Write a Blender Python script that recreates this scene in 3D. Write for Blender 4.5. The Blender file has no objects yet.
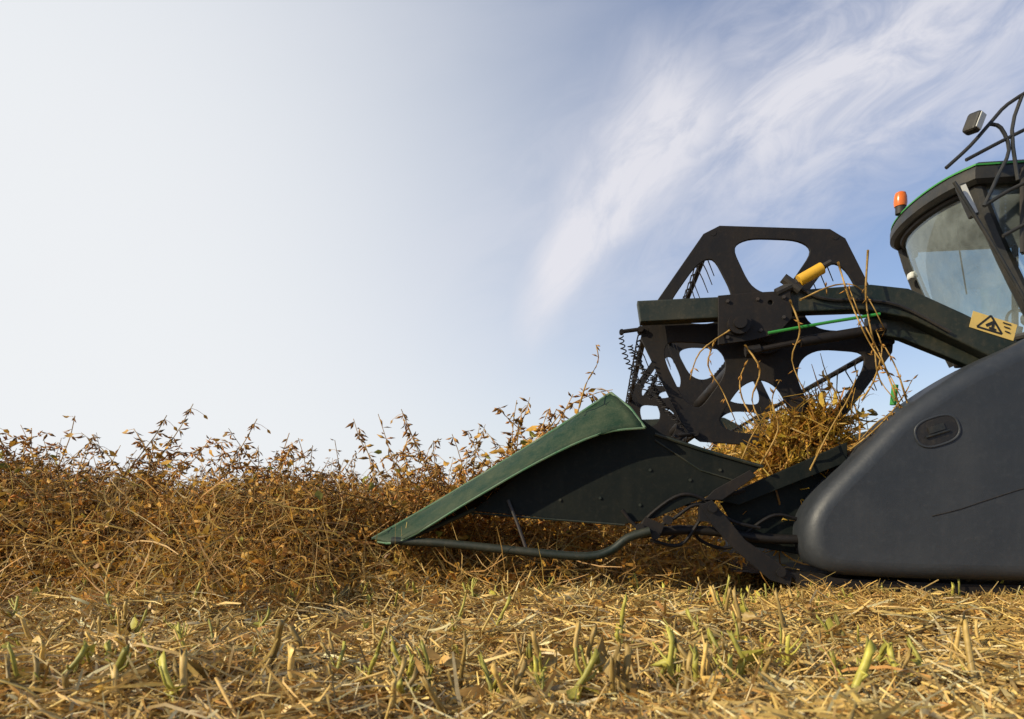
import bpy, math, random
import numpy as np
from mathutils import Vector, Matrix, Quaternion
random.seed(5)
RNG = np.random.default_rng(11)
scene = bpy.context.scene
COL = scene.collection
F = 682.7; CX = 512.0; HZ = 500.0; CAMH = 0.5

# ------------------------------------------------------------------ materials
def new_mat(name):
    m = bpy.data.materials.new(name); m.use_nodes = True
    nt = m.node_tree
    return m, nt, nt.nodes["Principled BSDF"]
def noise(nt, scale, detail=4, rough=0.6, coord='Object', stretch=None):
    tc = nt.nodes.new('ShaderNodeTexCoord')
    n = nt.nodes.new('ShaderNodeTexNoise'); n.inputs['Scale'].default_value = scale
    n.inputs['Detail'].default_value = detail; n.inputs['Roughness'].default_value = rough
    if stretch:
        mp = nt.nodes.new('ShaderNodeMapping'); mp.inputs['Scale'].default_value = stretch
        nt.links.new(tc.outputs[coord], mp.inputs[0]); nt.links.new(mp.outputs[0], n.inputs[0])
    else:
        nt.links.new(tc.outputs[coord], n.inputs[0])
    return n.outputs['Fac']
def ramp(nt, fac, p0, p1, c0=(0,0,0,1), c1=(1,1,1,1)):
    r = nt.nodes.new('ShaderNodeValToRGB')
    r.color_ramp.elements[0].position = p0; r.color_ramp.elements[0].color = c0
    r.color_ramp.elements[1].position = p1; r.color_ramp.elements[1].color = c1
    nt.links.new(fac, r.inputs[0]); return r.outputs[0]
def mixc(nt, fac, a, b, blend='MIX'):
    m = nt.nodes.new('ShaderNodeMix'); m.data_type = 'RGBA'; m.blend_type = blend
    for s, v in ((m.inputs[0], fac), (m.inputs[6], a), (m.inputs[7], b)):
        if isinstance(v, (int, float)): s.default_value = v
        elif isinstance(v, tuple): s.default_value = v if len(v) == 4 else (*v, 1)
        else: nt.links.new(v, s)
    return m.outputs[2]
def paint(name, col, rough=0.45, dust=0.35, metallic=0.0, dustcol=(0.20,0.15,0.09), scale=3.0, bump=0.05, spec=0.5):
    m, nt, b = new_mat(name)
    n1 = noise(nt, scale, 6, 0.65); n2 = noise(nt, scale*14, 5, 0.7)
    n3 = noise(nt, 22, 4, 0.6, stretch=(1.0,1.0,0.12))
    f = ramp(nt, n1, 0.40, 0.80, (0,0,0,1), (dust,dust,dust,1))
    g = ramp(nt, n2, 0.52, 0.75, (0,0,0,1), (dust*.8,dust*.8,dust*.8,1))
    s = ramp(nt, n3, 0.5, 0.8, (0,0,0,1), (dust*.5,dust*.5,dust*.5,1))
    c = mixc(nt, f, tuple(col), tuple(dustcol)); c = mixc(nt, g, c, tuple(dustcol)); c = mixc(nt, s, c, tuple(dustcol))
    nt.links.new(c, b.inputs['Base Color'])
    r = ramp(nt, n1, 0.3, 0.75, (rough,)*3+(1,), (min(1,rough+.3),)*3+(1,))
    nt.links.new(r, b.inputs['Roughness'])
    b.inputs['Metallic'].default_value = metallic; b.inputs['Specular IOR Level'].default_value = spec
    bp = nt.nodes.new('ShaderNodeBump'); bp.inputs['Strength'].default_value = bump; bp.inputs['Distance'].default_value = 0.02
    nt.links.new(n2, bp.inputs['Height']); nt.links.new(bp.outputs[0], b.inputs['Normal'])
    return m
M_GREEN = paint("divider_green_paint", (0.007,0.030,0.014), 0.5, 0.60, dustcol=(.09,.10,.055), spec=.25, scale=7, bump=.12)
M_EDGE = paint("worn_green_edge", (0.04,0.14,0.06), 0.45, 0.8, dustcol=(.20,.19,.14), spec=.4, scale=8)
M_DARKG = paint("arm_dark_green_paint", (0.006,0.014,0.010), 0.40, 0.20, spec=.4)
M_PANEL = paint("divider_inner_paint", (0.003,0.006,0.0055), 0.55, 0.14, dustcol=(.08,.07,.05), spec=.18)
M_REEL = paint("reel_black_steel", (0.006,0.0055,0.006), 0.5, 0.20, dustcol=(0.07,0.045,0.025), spec=.3)
M_SHIELD = paint("shield_charcoal_plastic", (0.022,0.026,0.032), 0.40, 0.34, dustcol=(0.062,0.066,0.072), scale=2.4, bump=0.10, spec=.5)
M_BLACK = paint("black_plastic", (0.008,0.008,0.009), 0.5, 0.15)
M_STEEL = paint("worn_steel", (0.05,0.047,0.045), 0.5, 0.5, metallic=0.5, dustcol=(0.08,0.045,0.025))
M_CABK = paint("cab_dark_shell", (0.012,0.014,0.014), 0.4, 0.16)
M_LIME = paint("bright_green_paint", (0.03,0.24,0.04), 0.35, 0.08)
M_BODY = paint("body_green_paint", (0.02,0.12,0.03), 0.35, 0.2)
M_YELLOW = paint("yellow_paint", (0.70,0.38,0.01), 0.4, 0.25)
M_CREAM = paint("pale_lamp_plastic", (0.6,0.6,0.55), 0.3, 0.1)
M_SEAT = paint("seat_fabric", (0.05,0.05,0.055), 0.9, 0.1)
M_BEIGE = paint("console_plastic", (0.40,0.37,0.32), 0.6, 0.1)
M_LINER = paint("roof_liner", (0.25,0.25,0.24), 0.8, 0.1)
M_RUB = paint("tyre_rubber", (0.02,0.02,0.02), 0.8, 0.5)
M_LABEL = paint("label_yellow", (0.62,0.43,0.12), 0.5, 0.3)
M_INK = paint("label_ink", (0.01,0.01,0.01), 0.6, 0.02)
def amber():
    m, nt, b = new_mat("amber_lens")
    n = noise(nt, 30); c = ramp(nt, n, 0.3, 0.7, (0.62,0.12,0.01,1), (0.72,0.17,0.02,1))
    nt.links.new(c, b.inputs['Base Color']); b.inputs['Roughness'].default_value = 0.25
    return m
M_AMBER = amber()
def glassmat():
    m, nt, b = new_mat("cab_glass")
    nt.nodes.remove(b)
    out = nt.nodes['Material Output']
    t = nt.nodes.new('ShaderNodeBsdfTransparent')
    g = nt.nodes.new('ShaderNodeBsdfGlossy'); g.inputs['Roughness'].default_value = 0.03
    g.inputs['Color'].default_value = (0.85,0.95,1.0,1)
    d = nt.nodes.new('ShaderNodeBsdfDiffuse'); d.inputs['Color'].default_value = (0.44,0.51,0.51,1)
    n = noise(nt, 2.5, 6, 0.7)
    c = ramp(nt, n, 0.3, 0.8, (0.66,0.78,0.77,1), (0.78,0.87,0.84,1))
    nt.links.new(c, t.inputs['Color'])
    fr = nt.nodes.new('ShaderNodeFresnel'); fr.inputs['IOR'].default_value = 1.8
    mx = nt.nodes.new('ShaderNodeMixShader'); nt.links.new(fr.outputs[0], mx.inputs[0])
    nt.links.new(t.outputs[0], mx.inputs[1]); nt.links.new(g.outputs[0], mx.inputs[2])
    m2 = nt.nodes.new('ShaderNodeMixShader')
    f = ramp(nt, n, 0.35, 0.70, (0.15,)*3+(1,), (0.42,)*3+(1,)); nt.links.new(f, m2.inputs[0])
    nt.links.new(mx.outputs[0], m2.inputs[1]); nt.links.new(d.outputs[0], m2.inputs[2])
    nt.links.new(m2.outputs[0], out.inputs[0])
    return m
M_GLASS = glassmat()
def vegmat(name, transl=0.3, var=0.25):
    m, nt, b = new_mat(name)
    out = nt.nodes['Material Output']
    at = nt.nodes.new('ShaderNodeAttribute'); at.attribute_name = 'col'
    oi = nt.nodes.new('ShaderNodeObjectInfo')
    v = ramp(nt, oi.outputs['Random'], 0, 1, (1-var,1-var,1-var*1.1,1), (1+var*.4,1+var*.3,1,1))
    c = mixc(nt, 1.0, at.outputs['Color'], v, 'MULTIPLY')
    n = noise(nt, 60, 3); nv = ramp(nt, n, 0.3, 0.7, (0.74,0.71,0.66,1), (1.1,1.1,1.1,1))
    c = mixc(nt, 1.0, c, nv, 'MULTIPLY')
    nt.links.new(c, b.inputs['Base Color']); b.inputs['Roughness'].default_value = 0.5
    b.inputs['Specular IOR Level'].default_value = 0.4
    t = nt.nodes.new('ShaderNodeBsdfTranslucent'); nt.links.new(c, t.inputs[0])
    mx = nt.nodes.new('ShaderNodeMixShader'); mx.inputs[0].default_value = transl
    nt.links.new(b.outputs[0], mx.inputs[1]); nt.links.new(t.outputs[0], mx.inputs[2])
    nt.links.new(mx.outputs[0], out.inputs[0])
    return m
M_VEG = vegmat("dry_soybean", 0.38, .2); M_STRAW = vegmat("straw", 0.22); M_STUB = vegmat("stubble", 0.10, 0.35)

# ------------------------------------------------------------------ mesh helpers
def smooth_pts(pts, n=6, closed=True):
    P = [np.array(p, float) for p in pts]; L = len(P); out = []
    R = range(L) if closed else range(L-1)
    for i in R:
        if closed: p0, p1, p2, p3 = P[i-1], P[i], P[(i+1) % L], P[(i+2) % L]
        else: p0, p1, p2, p3 = P[max(i-1,0)], P[i], P[i+1], P[min(i+2,L-1)]
        for k in range(n):
            t = k/n
            out.append(tuple(0.5*((2*p1)+(-p0+p2)*t+(2*p0-5*p1+4*p2-p3)*t*t+(-p0+3*p1-3*p2+p3)*t**3)))
    if not closed: out.append(tuple(P[-1]))
    return out
class MB:
    def __init__(s): s.v = []; s.f = []
    def tube(s, pts, r, sides=10, caps=True):
        pts = [Vector(p) for p in pts]; n = len(pts)
        rs = r if isinstance(r, (list, tuple)) else [r]*n
        t0 = (pts[1]-pts[0]).normalized()
        up = Vector((0,0,1)) if abs(t0.z) < 0.9 else Vector((1,0,0))
        nx = t0.cross(up).normalized(); base = len(s.v); prev = t0
        for i in range(n):
            if i == 0: t = t0
            elif i == n-1: t = (pts[i]-pts[i-1]).normalized()
            else: t = ((pts[i]-pts[i-1]).normalized()+(pts[i+1]-pts[i]).normalized()).normalized()
            q = prev.rotation_difference(t); nx = q @ nx; prev = t
            ny = t.cross(nx)
            for k in range(sides):
                a = 2*math.pi*k/sides
                s.v.append(tuple(pts[i]+(nx*math.cos(a)+ny*math.sin(a))*rs[i]))
        for i in range(n-1):
            for k in range(sides):
                a = base+i*sides+k; b = base+i*sides+(k+1) % sides
                s.f.append((a, b, b+sides, a+sides))
        if caps:
            s.f.append(tuple(base+k for k in range(sides))[::-1])
            s.f.append(tuple(base+(n-1)*sides+k for k in range(sides)))
    def box(s, c, d, rot=None):
        base = len(s.v); c = Vector(c)
        for x in (-.5,.5):
            for y in (-.5,.5):
                for z in (-.5,.5):
                    p = Vector((x*d[0], y*d[1], z*d[2]))
                    if rot: p = rot @ p
                    s.v.append(tuple(c+p))
        for f in ((0,1,3,2),(4,6,7,5),(0,4,5,1),(2,3,7,6),(0,2,6,4),(1,5,7,3)):
            s.f.append(tuple(base+i for i in f))
    def prism(s, xz, y0, y1):
        base = len(s.v); n = len(xz)
        for y in (y0, y1):
            for x, z in xz: s.v.append((x, y, z))
        s.f.append(tuple(base+i for i in range(n))); s.f.append(tuple(base+n+i for i in range(n))[::-1])
        for i in range(n):
            j = (i+1) % n; s.f.append((base+i, base+n+i, base+n+j, base+j))
    def loft(s, rings, closed=True, caps=True):
        base = len(s.v); n = len(rings[0])
        for r in rings: s.v.extend([tuple(p) for p in r])
        for i in range(len(rings)-1):
            for k in range(n if closed else n-1):
                a = base+i*n+k; b = base+i*n+(k+1) % n
                s.f.append((a, b, b+n, a+n))
        if caps:
            s.f.append(tuple(base+k for k in range(n))[::-1]); s.f.append(tuple(base+(len(rings)-1)*n+k for k in range(n)))
    def quad(s, *p):
        base = len(s.v); s.v.extend([tuple(q) for q in p]); s.f.append(tuple(range(base, base+len(p))))
    def done(s, name, mat, parent=None, smooth=False, solid=0, bevel=0):
        me = bpy.data.meshes.new(name); me.from_pydata(s.v, [], s.f); me.update()
        import bmesh
        bm = bmesh.new(); bm.from_mesh(me); bmesh.ops.recalc_face_normals(bm, faces=bm.faces); bm.to_mesh(me); bm.free()
        me.materials.append(mat)
        if smooth: me.shade_smooth(); me.set_sharp_from_angle(angle=math.radians(35))
        ob = bpy.data.objects.new(name, me); COL.objects.link(ob)
        if parent: ob.parent = parent
        if solid:
            md = ob.modifiers.new("s", 'SOLIDIFY'); md.thickness = solid; md.offset = 0
        if bevel:
            md = ob.modifiers.new("b", 'BEVEL'); md.width = bevel; md.segments = 2; md.limit_method = 'ANGLE'
        return ob
def plate(name, outline, holes, yc, half, bev, mat, parent, res=2):
    cu = bpy.data.curves.new("tmp", 'CURVE'); cu.dimensions = '2D'; cu.fill_mode = 'BOTH'
    cu.extrude = max(half-bev, 0.0005); cu.bevel_depth = bev; cu.bevel_resolution = res; cu.offset = -bev
    for loop in [outline]+holes:
        sp = cu.splines.new('POLY'); sp.points.add(len(loop)-1)
        for i, p in enumerate(loop): sp.points[i].co = (p[0], p[1], 0, 1)
        sp.use_cyclic_u = True
    tmp = bpy.data.objects.new("tmp", cu); COL.objects.link(tmp)
    dg = bpy.context.evaluated_depsgraph_get()
    me = bpy.data.meshes.new_from_object(tmp.evaluated_get(dg))
    bpy.data.objects.remove(tmp)
    me.transform(Matrix.Rotation(math.radians(90), 4, 'X')); me.transform(Matrix.Translation((0, yc, 0)))
    me.name = name; me.materials.clear(); me.materials.append(mat)
    me.shade_smooth(); me.set_sharp_from_angle(angle=math.radians(28))
    ob = bpy.data.objects.new(name, me); COL.objects.link(ob)
    if parent: ob.parent = parent
    return ob
def empty(name, parent=None, loc=(0,0,0)):
    e = bpy.data.objects.new(name, None); e.empty_display_size = 0.2; COL.objects.link(e); e.location = loc
    if parent: e.parent = parent
    return e

# ------------------------------------------------------------------ machine frame
TH = math.radians(8); OX, OY = 1.36, 3.6
ex = (math.cos(TH), -math.sin(TH)); ey = (math.sin(TH), math.cos(TH))
def S(px, py, ly):
    """reference-photo measurement -> metres (x,z) in the machine's side plane at depth ly"""
    u = (px-CX)/F; v = (HZ-py)/F
    t = (ly+OX*ey[0]+OY*ey[1])/(u*ey[0]+ey[1])
    return ((t*u-OX)*ex[0]+(t-OY)*ex[1], CAMH+t*v)
def S3(px, py, ly):
    x, z = S(px, py, ly); return (x, ly, z)
machine = empty("combine_harvester", None, (OX, OY, 0)); machine.rotation_euler = (0,0,-TH)
machine["label"] = "dark green combine harvester with black reel cutting dry soybeans"
machine["category"] = "combine harvester"

# reel
reel = empty("reel", machine)
rc = S(764, 337, 0.0); R = 0.665
cx0, cz0 = rc
def hexv(k, rad=R): a = math.radians(115+60*k); return (cx0+rad*math.cos(a), cz0+rad*math.sin(a))
outline = []
for k in range(6):
    a = np.array(hexv(k)); p = np.array(hexv(k-1)); q = np.array(hexv(k+1))
    outline += [tuple(a+(p-a)*0.08), tuple(a+(q-a)*0.08)]
def hole_set(kf):
    holes = []
    for k in range(6):
        a = math.radians(85+60*k); er = np.array((math.cos(a), math.sin(a))); et = np.array((-math.sin(a), math.cos(a)))
        loop = [(0.772,0.0),(0.76,0.19),(0.69,0.285),(0.545,0.225),(0.40,0.128),(0.345,0.0),(0.40,-0.128),(0.545,-0.225),(0.69,-0.285),(0.76,-0.19)]
        holes.append(smooth_pts([tuple(np.array(rc)+(er*r+et*t*kf)*R) for r, t in loop], 4))
    return holes
sp0 = plate("spider", outline, hole_set(1.0), 0.0, 0.010, 0.004, M_REEL, reel)
sp1 = plate("spider", outline, hole_set(1.12), 0.0, 0.006, 0.002, M_REEL, reel); sp1.location = (0, 2.6, 0)
o = sp1.copy(); COL.objects.link(o); o.location = (0, 5.1, 0); o.parent = reel
for k in (1,2,3,4):
    h = hexv(k, R*.93); b = MB()
    L_ = .10 if k in (1,2) else .05
    if k==1: h=hexv(1,R*.97)
    b.tube([(h[0]-L_, -0.03, h[1]-.01), (h[0], -0.03, h[1])], 0.011, 8)
    b.tube([(h[0], -0.040, h[1]), (h[0], 0.03, h[1])], 0.016, 10); b.tube([(h[0]-L_, -0.040, h[1]-.01), (h[0]-L_, 0.0, h[1]-.01)], 0.013, 10)
    b.done("bat_crank", M_REEL, reel, True)
b = MB(); b.tube([(cx0, -0.1, cz0), (cx0, 5.1, cz0)], 0.05, 16); b.tube([(cx0, -0.06, cz0), (cx0, 0.02, cz0)], 0.10, 20)
b.done("reel_tube", M_REEL, reel, True)
for k in range(6):
    h = hexv(k, R*0.93); b = MB(); b.tube([(h[0], -0.012, h[1]), (h[0], 5.05, h[1])], 0.017, 8)
    n = 34
    for i in range(n):
        y = 0.05+i*0.15
        x, z = h; w = random.uniform(-.015,.015); w2=random.uniform(-.03,.03)
        b.tube([(x,y,z),(x-0.035,y,z-0.01),(x-0.045,y,z-0.05),(x-0.03+w2,y+w,z-0.13),(x+0.0+w2,y+w,z-0.21)], [0.008,0.005,0.004,0.0032,0.0025], 5)
    b.done("tine_bar", M_REEL, reel, True)
for (sx_,sy_,L_) in ((621,336,64),(638,352,60),(652,378,50),(630,345,40)):
    b = MB(); pts=[]
    for i in range(90):
        t=i/89; c_=S(sx_+26*t*t+6*t, sy_+L_*t, -.06); a=i*.9
        pts.append((c_[0]+.013*math.cos(a), -.06+.013*math.sin(a), c_[1]))
    b.tube(pts,.0035,5); b.done("spring_tine", M_REEL, reel, True)

# reel arm
LA = -0.14
arm_px = [(637,303),(720,299),(800,292),(868,287),(905,291),(960,316),(1040,357),(1040,385),(960,346),(905,320),(860,312),(800,314),(720,320),(640,324)]
arm = plate("reel_arm", [S(x,y,LA) for x,y in arm_px], [], LA, 0.045, 0.008, M_DARKG, machine)
sub = [(866,318),(905,322),(945,338),(1000,364),(1000,382),(945,358),(900,340),(866,334)]
plate("arm_brace", [S(x,y,LA+.06) for x,y in sub], [], LA+.06, 0.03, 0.006, M_DARKG, arm)
br = [(718,296),(752,293),(790,291),(792,318),(778,334),(750,341),(718,345)]
hs = []
c = S(770,303,-.2); hs.append([(c[0]+.012*math.cos(a), c[1]+.012*math.sin(a)) for a in np.linspace(0,2*math.pi,13)[:-1]])
brk = plate("pivot_bracket", [S(x,y,-.2) for x,y in br], hs, -0.2, 0.01, 0.003, M_REEL, arm)
b = MB(); p = S(738,325,-.2)
b.tube([(p[0],-.25,p[1]),(p[0],-.1,p[1])], 0.055, 20); b.tube([(p[0],-.27,p[1]),(p[0],-.24,p[1])], 0.032, 16); b.done("pivot_hub", M_REEL, arm, True)
b = MB()
for q in ((727,302),(757,300),(783,298),(783,318),(760,331),(727,338)):
    p = S(*q,-.2); b.tube([(p[0],-.222,p[1]),(p[0],-.2,p[1])], 0.009, 6)
ob_=b.done("bracket_bolts", M_STEEL, arm, True); ob_["kind"]="stuff"
b = MB(); a0 = S3(799,281,-.2); a1 = S3(822,268,-.2); b.tube([a0,a1], 0.030, 14); b.done("height_sensor", M_YELLOW, arm, True)
b = MB(); b.tube([S3(776,293,-.2),S3(797,283,-.2)],0.022,10); b.tube([S3(783,278,-.2),S3(800,290,-.2)],0.024,10)
b.tube([S3(822,267,-.2),S3(831,262,-.2)],0.014,8)
b.tube([S3(x,y,-.2) for x,y in smooth_pts([(800,288),(815,296),(835,300),(860,300),(900,306),(950,332)],4,False)], 0.008, 6)
b.done("sensor_mount", M_BLACK, arm, True)
b = MB(); b.tube([S3(800,342,-.19),S3(885,328,-.19)],0.026,12); b.tube([S3(757,350,-.19),S3(803,341,-.19)],0.014,10)
b.tube([S3(745,352,-.19),S3(760,349,-.19)],0.026,10); b.done("hydraulic_cylinder", M_REEL, arm, True)
b = MB(); b.tube([S3(768,333,-.21),S3(830,322,-.21),S3(880,314,-.21)],0.008,8); b.done("green_rod", M_LIME, arm, True)
# warning decal
b = MB(); q = [(973,311),(1017,325),(1013,341),(969,327)]
b.prism([S(x,y,LA-.046) for x,y in q], LA-.049, LA-.0465); lab = b.done("warning_label", M_LABEL, arm)
b = MB(); yl = LA-.0505
def seg(p, q2, w=0.0035):
    a = np.array(S(*p, yl)); c = np.array(S(*q2, yl)); d = (c-a)/np.linalg.norm(c-a); n = np.array((-d[1],d[0]))*w
    b.quad((a[0]-n[0],yl,a[1]-n[1]),(c[0]-n[0],yl,c[1]-n[1]),(c[0]+n[0],yl,c[1]+n[1]),(a[0]+n[0],yl,a[1]+n[1]))
for p,q2 in [((977,326.5),(991,315.5)),((991,315.5),(1002,334)),((1002,334),(977,326.5))]: seg(p,q2,.0045)
for i,(p,q2,w_) in enumerate([((986,325.5),(994,322),.007),((994,322),(992,329),.006),((989,327.5),(996,330),.005),((1003,322.5),(1011,325),.003),((1004,326.5),(1010,328.5),.003),((1005,331),(1010,333),.003)]):
    yl = LA-.0512-.0004*i; seg(p,q2,w_)
b.done("warning_symbol", M_INK, arm)
o = arm.copy(); COL.objects.link(o); o.parent = machine; o.location = (0, 5.3, 0)

# divider (crop parter at the end of the header)
div = empty("crop_divider", machine)
LR, LE, LI = -0.16, -0.36, -0.08
top = [(372,539),(430,506),(490,470),(545,436),(585,410),(611,393)]
low = [(378,542),(404,540),(470,501),(540,461),(600,434),(645,428)]
topP = smooth_pts([S3(x,y,LR-(.1 if i==0 else 0)) for i,(x,y) in enumerate(top)], 4, False)
lowP = smooth_pts([S3(x,y,LE+(.08 if i==0 else 0)) for i,(x,y) in enumerate(low)], 4, False)
b = MB(); rings = []
for k in range(6):
    t = k/5; bul = math.sin(t*math.pi)*0.008
    rings.append([tuple(np.array(a)*(1-t)+np.array(c)*t+np.array((0,-bul,bul))+np.array((0,random.uniform(-.006,.006),random.uniform(-.005,.005)))) for a,c in zip(topP,lowP)])
b.loft(rings, closed=False, caps=False)
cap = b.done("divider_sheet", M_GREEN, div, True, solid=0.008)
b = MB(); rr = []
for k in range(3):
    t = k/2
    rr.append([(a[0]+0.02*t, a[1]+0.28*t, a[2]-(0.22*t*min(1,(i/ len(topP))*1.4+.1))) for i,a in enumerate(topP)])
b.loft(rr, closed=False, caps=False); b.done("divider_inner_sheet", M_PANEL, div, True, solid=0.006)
b = MB(); b.tube(topP, 0.008, 8); b.tube(lowP, 0.006, 8)
pe = S3(611,393,LR); pf = S3(645,428,LE); b.tube([pe, S3(630,408,(LR+LE)/2), pf], 0.008, 8)
b.done("divider_edge", M_EDGE, div, True)
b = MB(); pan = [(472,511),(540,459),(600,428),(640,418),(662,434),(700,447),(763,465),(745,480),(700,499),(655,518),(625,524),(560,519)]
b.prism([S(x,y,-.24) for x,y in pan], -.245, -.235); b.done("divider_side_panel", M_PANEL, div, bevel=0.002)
b = MB()
b.tube([S3(x,y,-.255) for x,y in [(655,434),(700,449),(763,467)]],0.008,6)
b.tube([S3(472,513,-.25),S3(560,520,-.25),S3(625,525,-.25)],0.006,6)
b.tube([S3(655,440,-.25),S3(700,470,-.25),S3(740,482,-.25)],0.004,6)
for q in ((560,500),(600,498),(650,470),(690,480),(720,470),(640,505)):
    p = S(*q,-.245); b.tube([(p[0],-.252,p[1]),(p[0],-.244,p[1])],0.008,6)
b.done("panel_fold", M_DARKG, div, True)
b = MB(); b.tube([S3(x,y,-.34) for x,y in smooth_pts([(392,541),(440,543),(500,549),(560,555),(592,556),(612,550),(628,538),(650,531)],4,False)],0.022,12)
b.done("divider_tube", M_DARKG, div, True)
b = MB(); b.tube([S3(x,y,-.2) for x,y in smooth_pts([(640,534),(680,530),(720,532),(760,538),(812,540)],4,False)],0.024,12)
b.done("link_tube", M_REEL, div, True)
b = MB(); b.tube([S3(508,500,-.27),S3(517,522,-.28),S3(526,548,-.3)],0.009,8); b.done("divider_strut", M_STEEL, div, True)
b = MB(); b.tube([S3(404,540,-.3),S3(440,525,-.28),S3(475,509,-.26)],0.012,8); b.done("divider_strut", M_DARKG, div, True)
# rear end plates and linkage
ep = MB(); ep.prism([S(x,y,-.18) for x,y in [(716,500),(760,480),(845,443),(846,462),(800,480),(738,505)]], -.21, -.15)
ep.prism([S(x,y,-.12) for x,y in [(720,503),(845,458),(870,440),(880,500),(830,560),(745,545)]], -.125, -.115)
ep.done("end_plate", M_PANEL, machine, bevel=0.003)
b = MB(); b.prism([S(x,y,-.3) for x,y in [(700,505),(712,500),(745,540),(778,562),(792,575),(790,586),(770,580),(735,550),(712,525)]],-.31,-.29); b.done("link_bar", M_REEL, machine, bevel=0.002)
b = MB(); b.prism([S(x,y,-.26) for x,y in [(704,500),(714,490),(750,470),(756,476),(722,500)]],-.27,-.25)
b.done("link_bar", M_REEL, machine, bevel=0.002)
b = MB()
for i,pp in enumerate([[(622,510),(640,528),(668,522),(695,505),(715,515),(725,540)],[(630,540),(650,515),(680,495),(705,500),(730,520),(760,528)],[(650,540),(680,545),(700,520),(712,505)],[(645,520),(665,500),(690,505),(718,498),(745,490)],[(618,520),(630,505),(622,495)],[(735,548),(750,530),(775,515),(800,520)],[(668,540),(690,528),(700,540),(720,548),(740,545)]]):
    b.tube([S3(x,y,-.27+.02*i) for x,y in smooth_pts(pp,5,False)],0.009,8)
for q in ((640,528),(712,508),(668,520),(780,572),(655,535)):
    p = S(*q,-.3); b.tube([(p[0],-.33,p[1]),(p[0],-.24,p[1])],0.022,10)
b.box(S3(652,527,-.27),(.10,.06,.07),Matrix.Rotation(.4,3,'Y')); b.box(S3(706,512,-.27),(.07,.07,.09))
b.done("hydraulic_hose", M_REEL, machine, True)

# charcoal side shield
sh_px = [(1075,320),(1024,341),(960,373),(905,411),(856,460),(822,496),(808,524),(810,553),(828,572),(872,578),(960,581),(1060,583),(1160,583),(1195,560),(1210,460),(1200,340),(1145,310)]
shp = smooth_pts([S(x,y,-.38) for x,y in sh_px], 6)
shield = plate("side_shield", shp, [], -.22, 0.16, 0.075, M_SHIELD, machine, res=8)
def disc_pts(c, rx, rz, tilt=0, n=28):
    out = []
    for a in np.linspace(0, 2*math.pi, n+1)[:-1]:
        x = math.copysign(abs(math.cos(a))**0.75, math.cos(a))*rx; z = math.copysign(abs(math.sin(a))**0.75, math.sin(a))*rz
        out.append((c[0]+x*math.cos(tilt)-z*math.sin(tilt), c[1]+x*math.sin(tilt)+z*math.cos(tilt)))
    return out
hc = S(937,431,-.38)
plate("handle_rim", disc_pts(hc,.100,.070,.32), [disc_pts(hc,.090,.060,.32)], -.381, 0.006, 0.004, M_SHIELD, shield)
plate("handle_recess", disc_pts(hc,.091,.061,.32), [], -.3815, 0.002, 0.0005, M_BLACK, shield)
b = MB()
b.tube([(hc[0]-.05,-.388,hc[1]-.030),(hc[0]+.05,-.388,hc[1]+.002)],.006,8)
b.box((hc[0]-.005,-.386,hc[1]+.012),(.07,.008,.03),Matrix.Rotation(-.32,3,'Y'))
b.done("handle_latch", M_CABK, shield)
b = MB(); gp = [S3(x,y,-.381) for x,y in smooth_pts([(932,516),(960,509),(990,499),(1040,484),(1100,474)],5,False)]
b.tube(gp, 0.003, 6); b.done("shield_groove", M_BLACK, shield, True)
o = shield.copy(); COL.objects.link(o); o.parent = machine; o.location = (0, 5.85, 0)
b = MB(); b.prism([S(x,y,-.3) for x,y in [(788,572),(830,578),(960,584),(1180,588),(1180,597),(960,595),(850,592),(800,588)]],-.30,-.06)
b.done("skid_plate", M_REEL, machine, bevel=0.004)

# header trough
b = MB(); xb = 1.15
b.prism([(-0.05,0.13),(0.25,0.10),(0.85,0.12),(1.05,0.25),(xb,0.45),(xb,0.95),(xb+.03,0.95),(xb+.03,0.42),(1.08,0.20),(0.87,0.09),(0.25,0.07),(-0.05,0.11)], -0.05, 5.3)
b.done("header_trough", M_DARKG, machine, bevel=0.003)
b = MB(); b.box((xb+.06,2.6,.98),(0.12,5.3,0.12)); b.done("header_beam", M_DARKG, machine, bevel=0.01)
b = MB(); b.tube([(0.72,0,0.42),(0.72,5.2,0.42)],0.15,18)
for side in (0,1):
    rings=[]
    for i in range(120):
        y = 0.05+i*0.0195 if side==0 else 5.15-i*0.0195
        a = i*0.21*(1 if side==0 else -1)
        rings.append([(0.72+r*math.cos(a), y, 0.42+r*math.sin(a)) for r in (0.14,0.27)])
    b.loft(rings, closed=False, caps=False)
b.done("auger", M_STEEL, machine, True)
b = MB(); b.box((-0.07,2.6,0.12),(0.06,5.2,0.015))
for i in range(68): 
    y=.02+i*.0762; b.v += [(-.08,y-.02,.115),(-.08,y+.02,.115),(-.2,y,.12),(-.08,y-.02,.13),(-.08,y+.02,.13)]; n=len(b.v)-5
    b.f += [(n,n+1,n+2),(n+3,n+2,n+4),(n,n+2,n+3),(n+1,n+4,n+2)]
b.done("cutter_bar", M_STEEL, machine)
b = MB(); b.prism([(xb+.05,.35),(xb+.05,.93),(3.3,1.6),(3.3,.9)],2.05,3.35); b.done("feeder_house", M_DARKG, machine, bevel=0.02)

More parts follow.
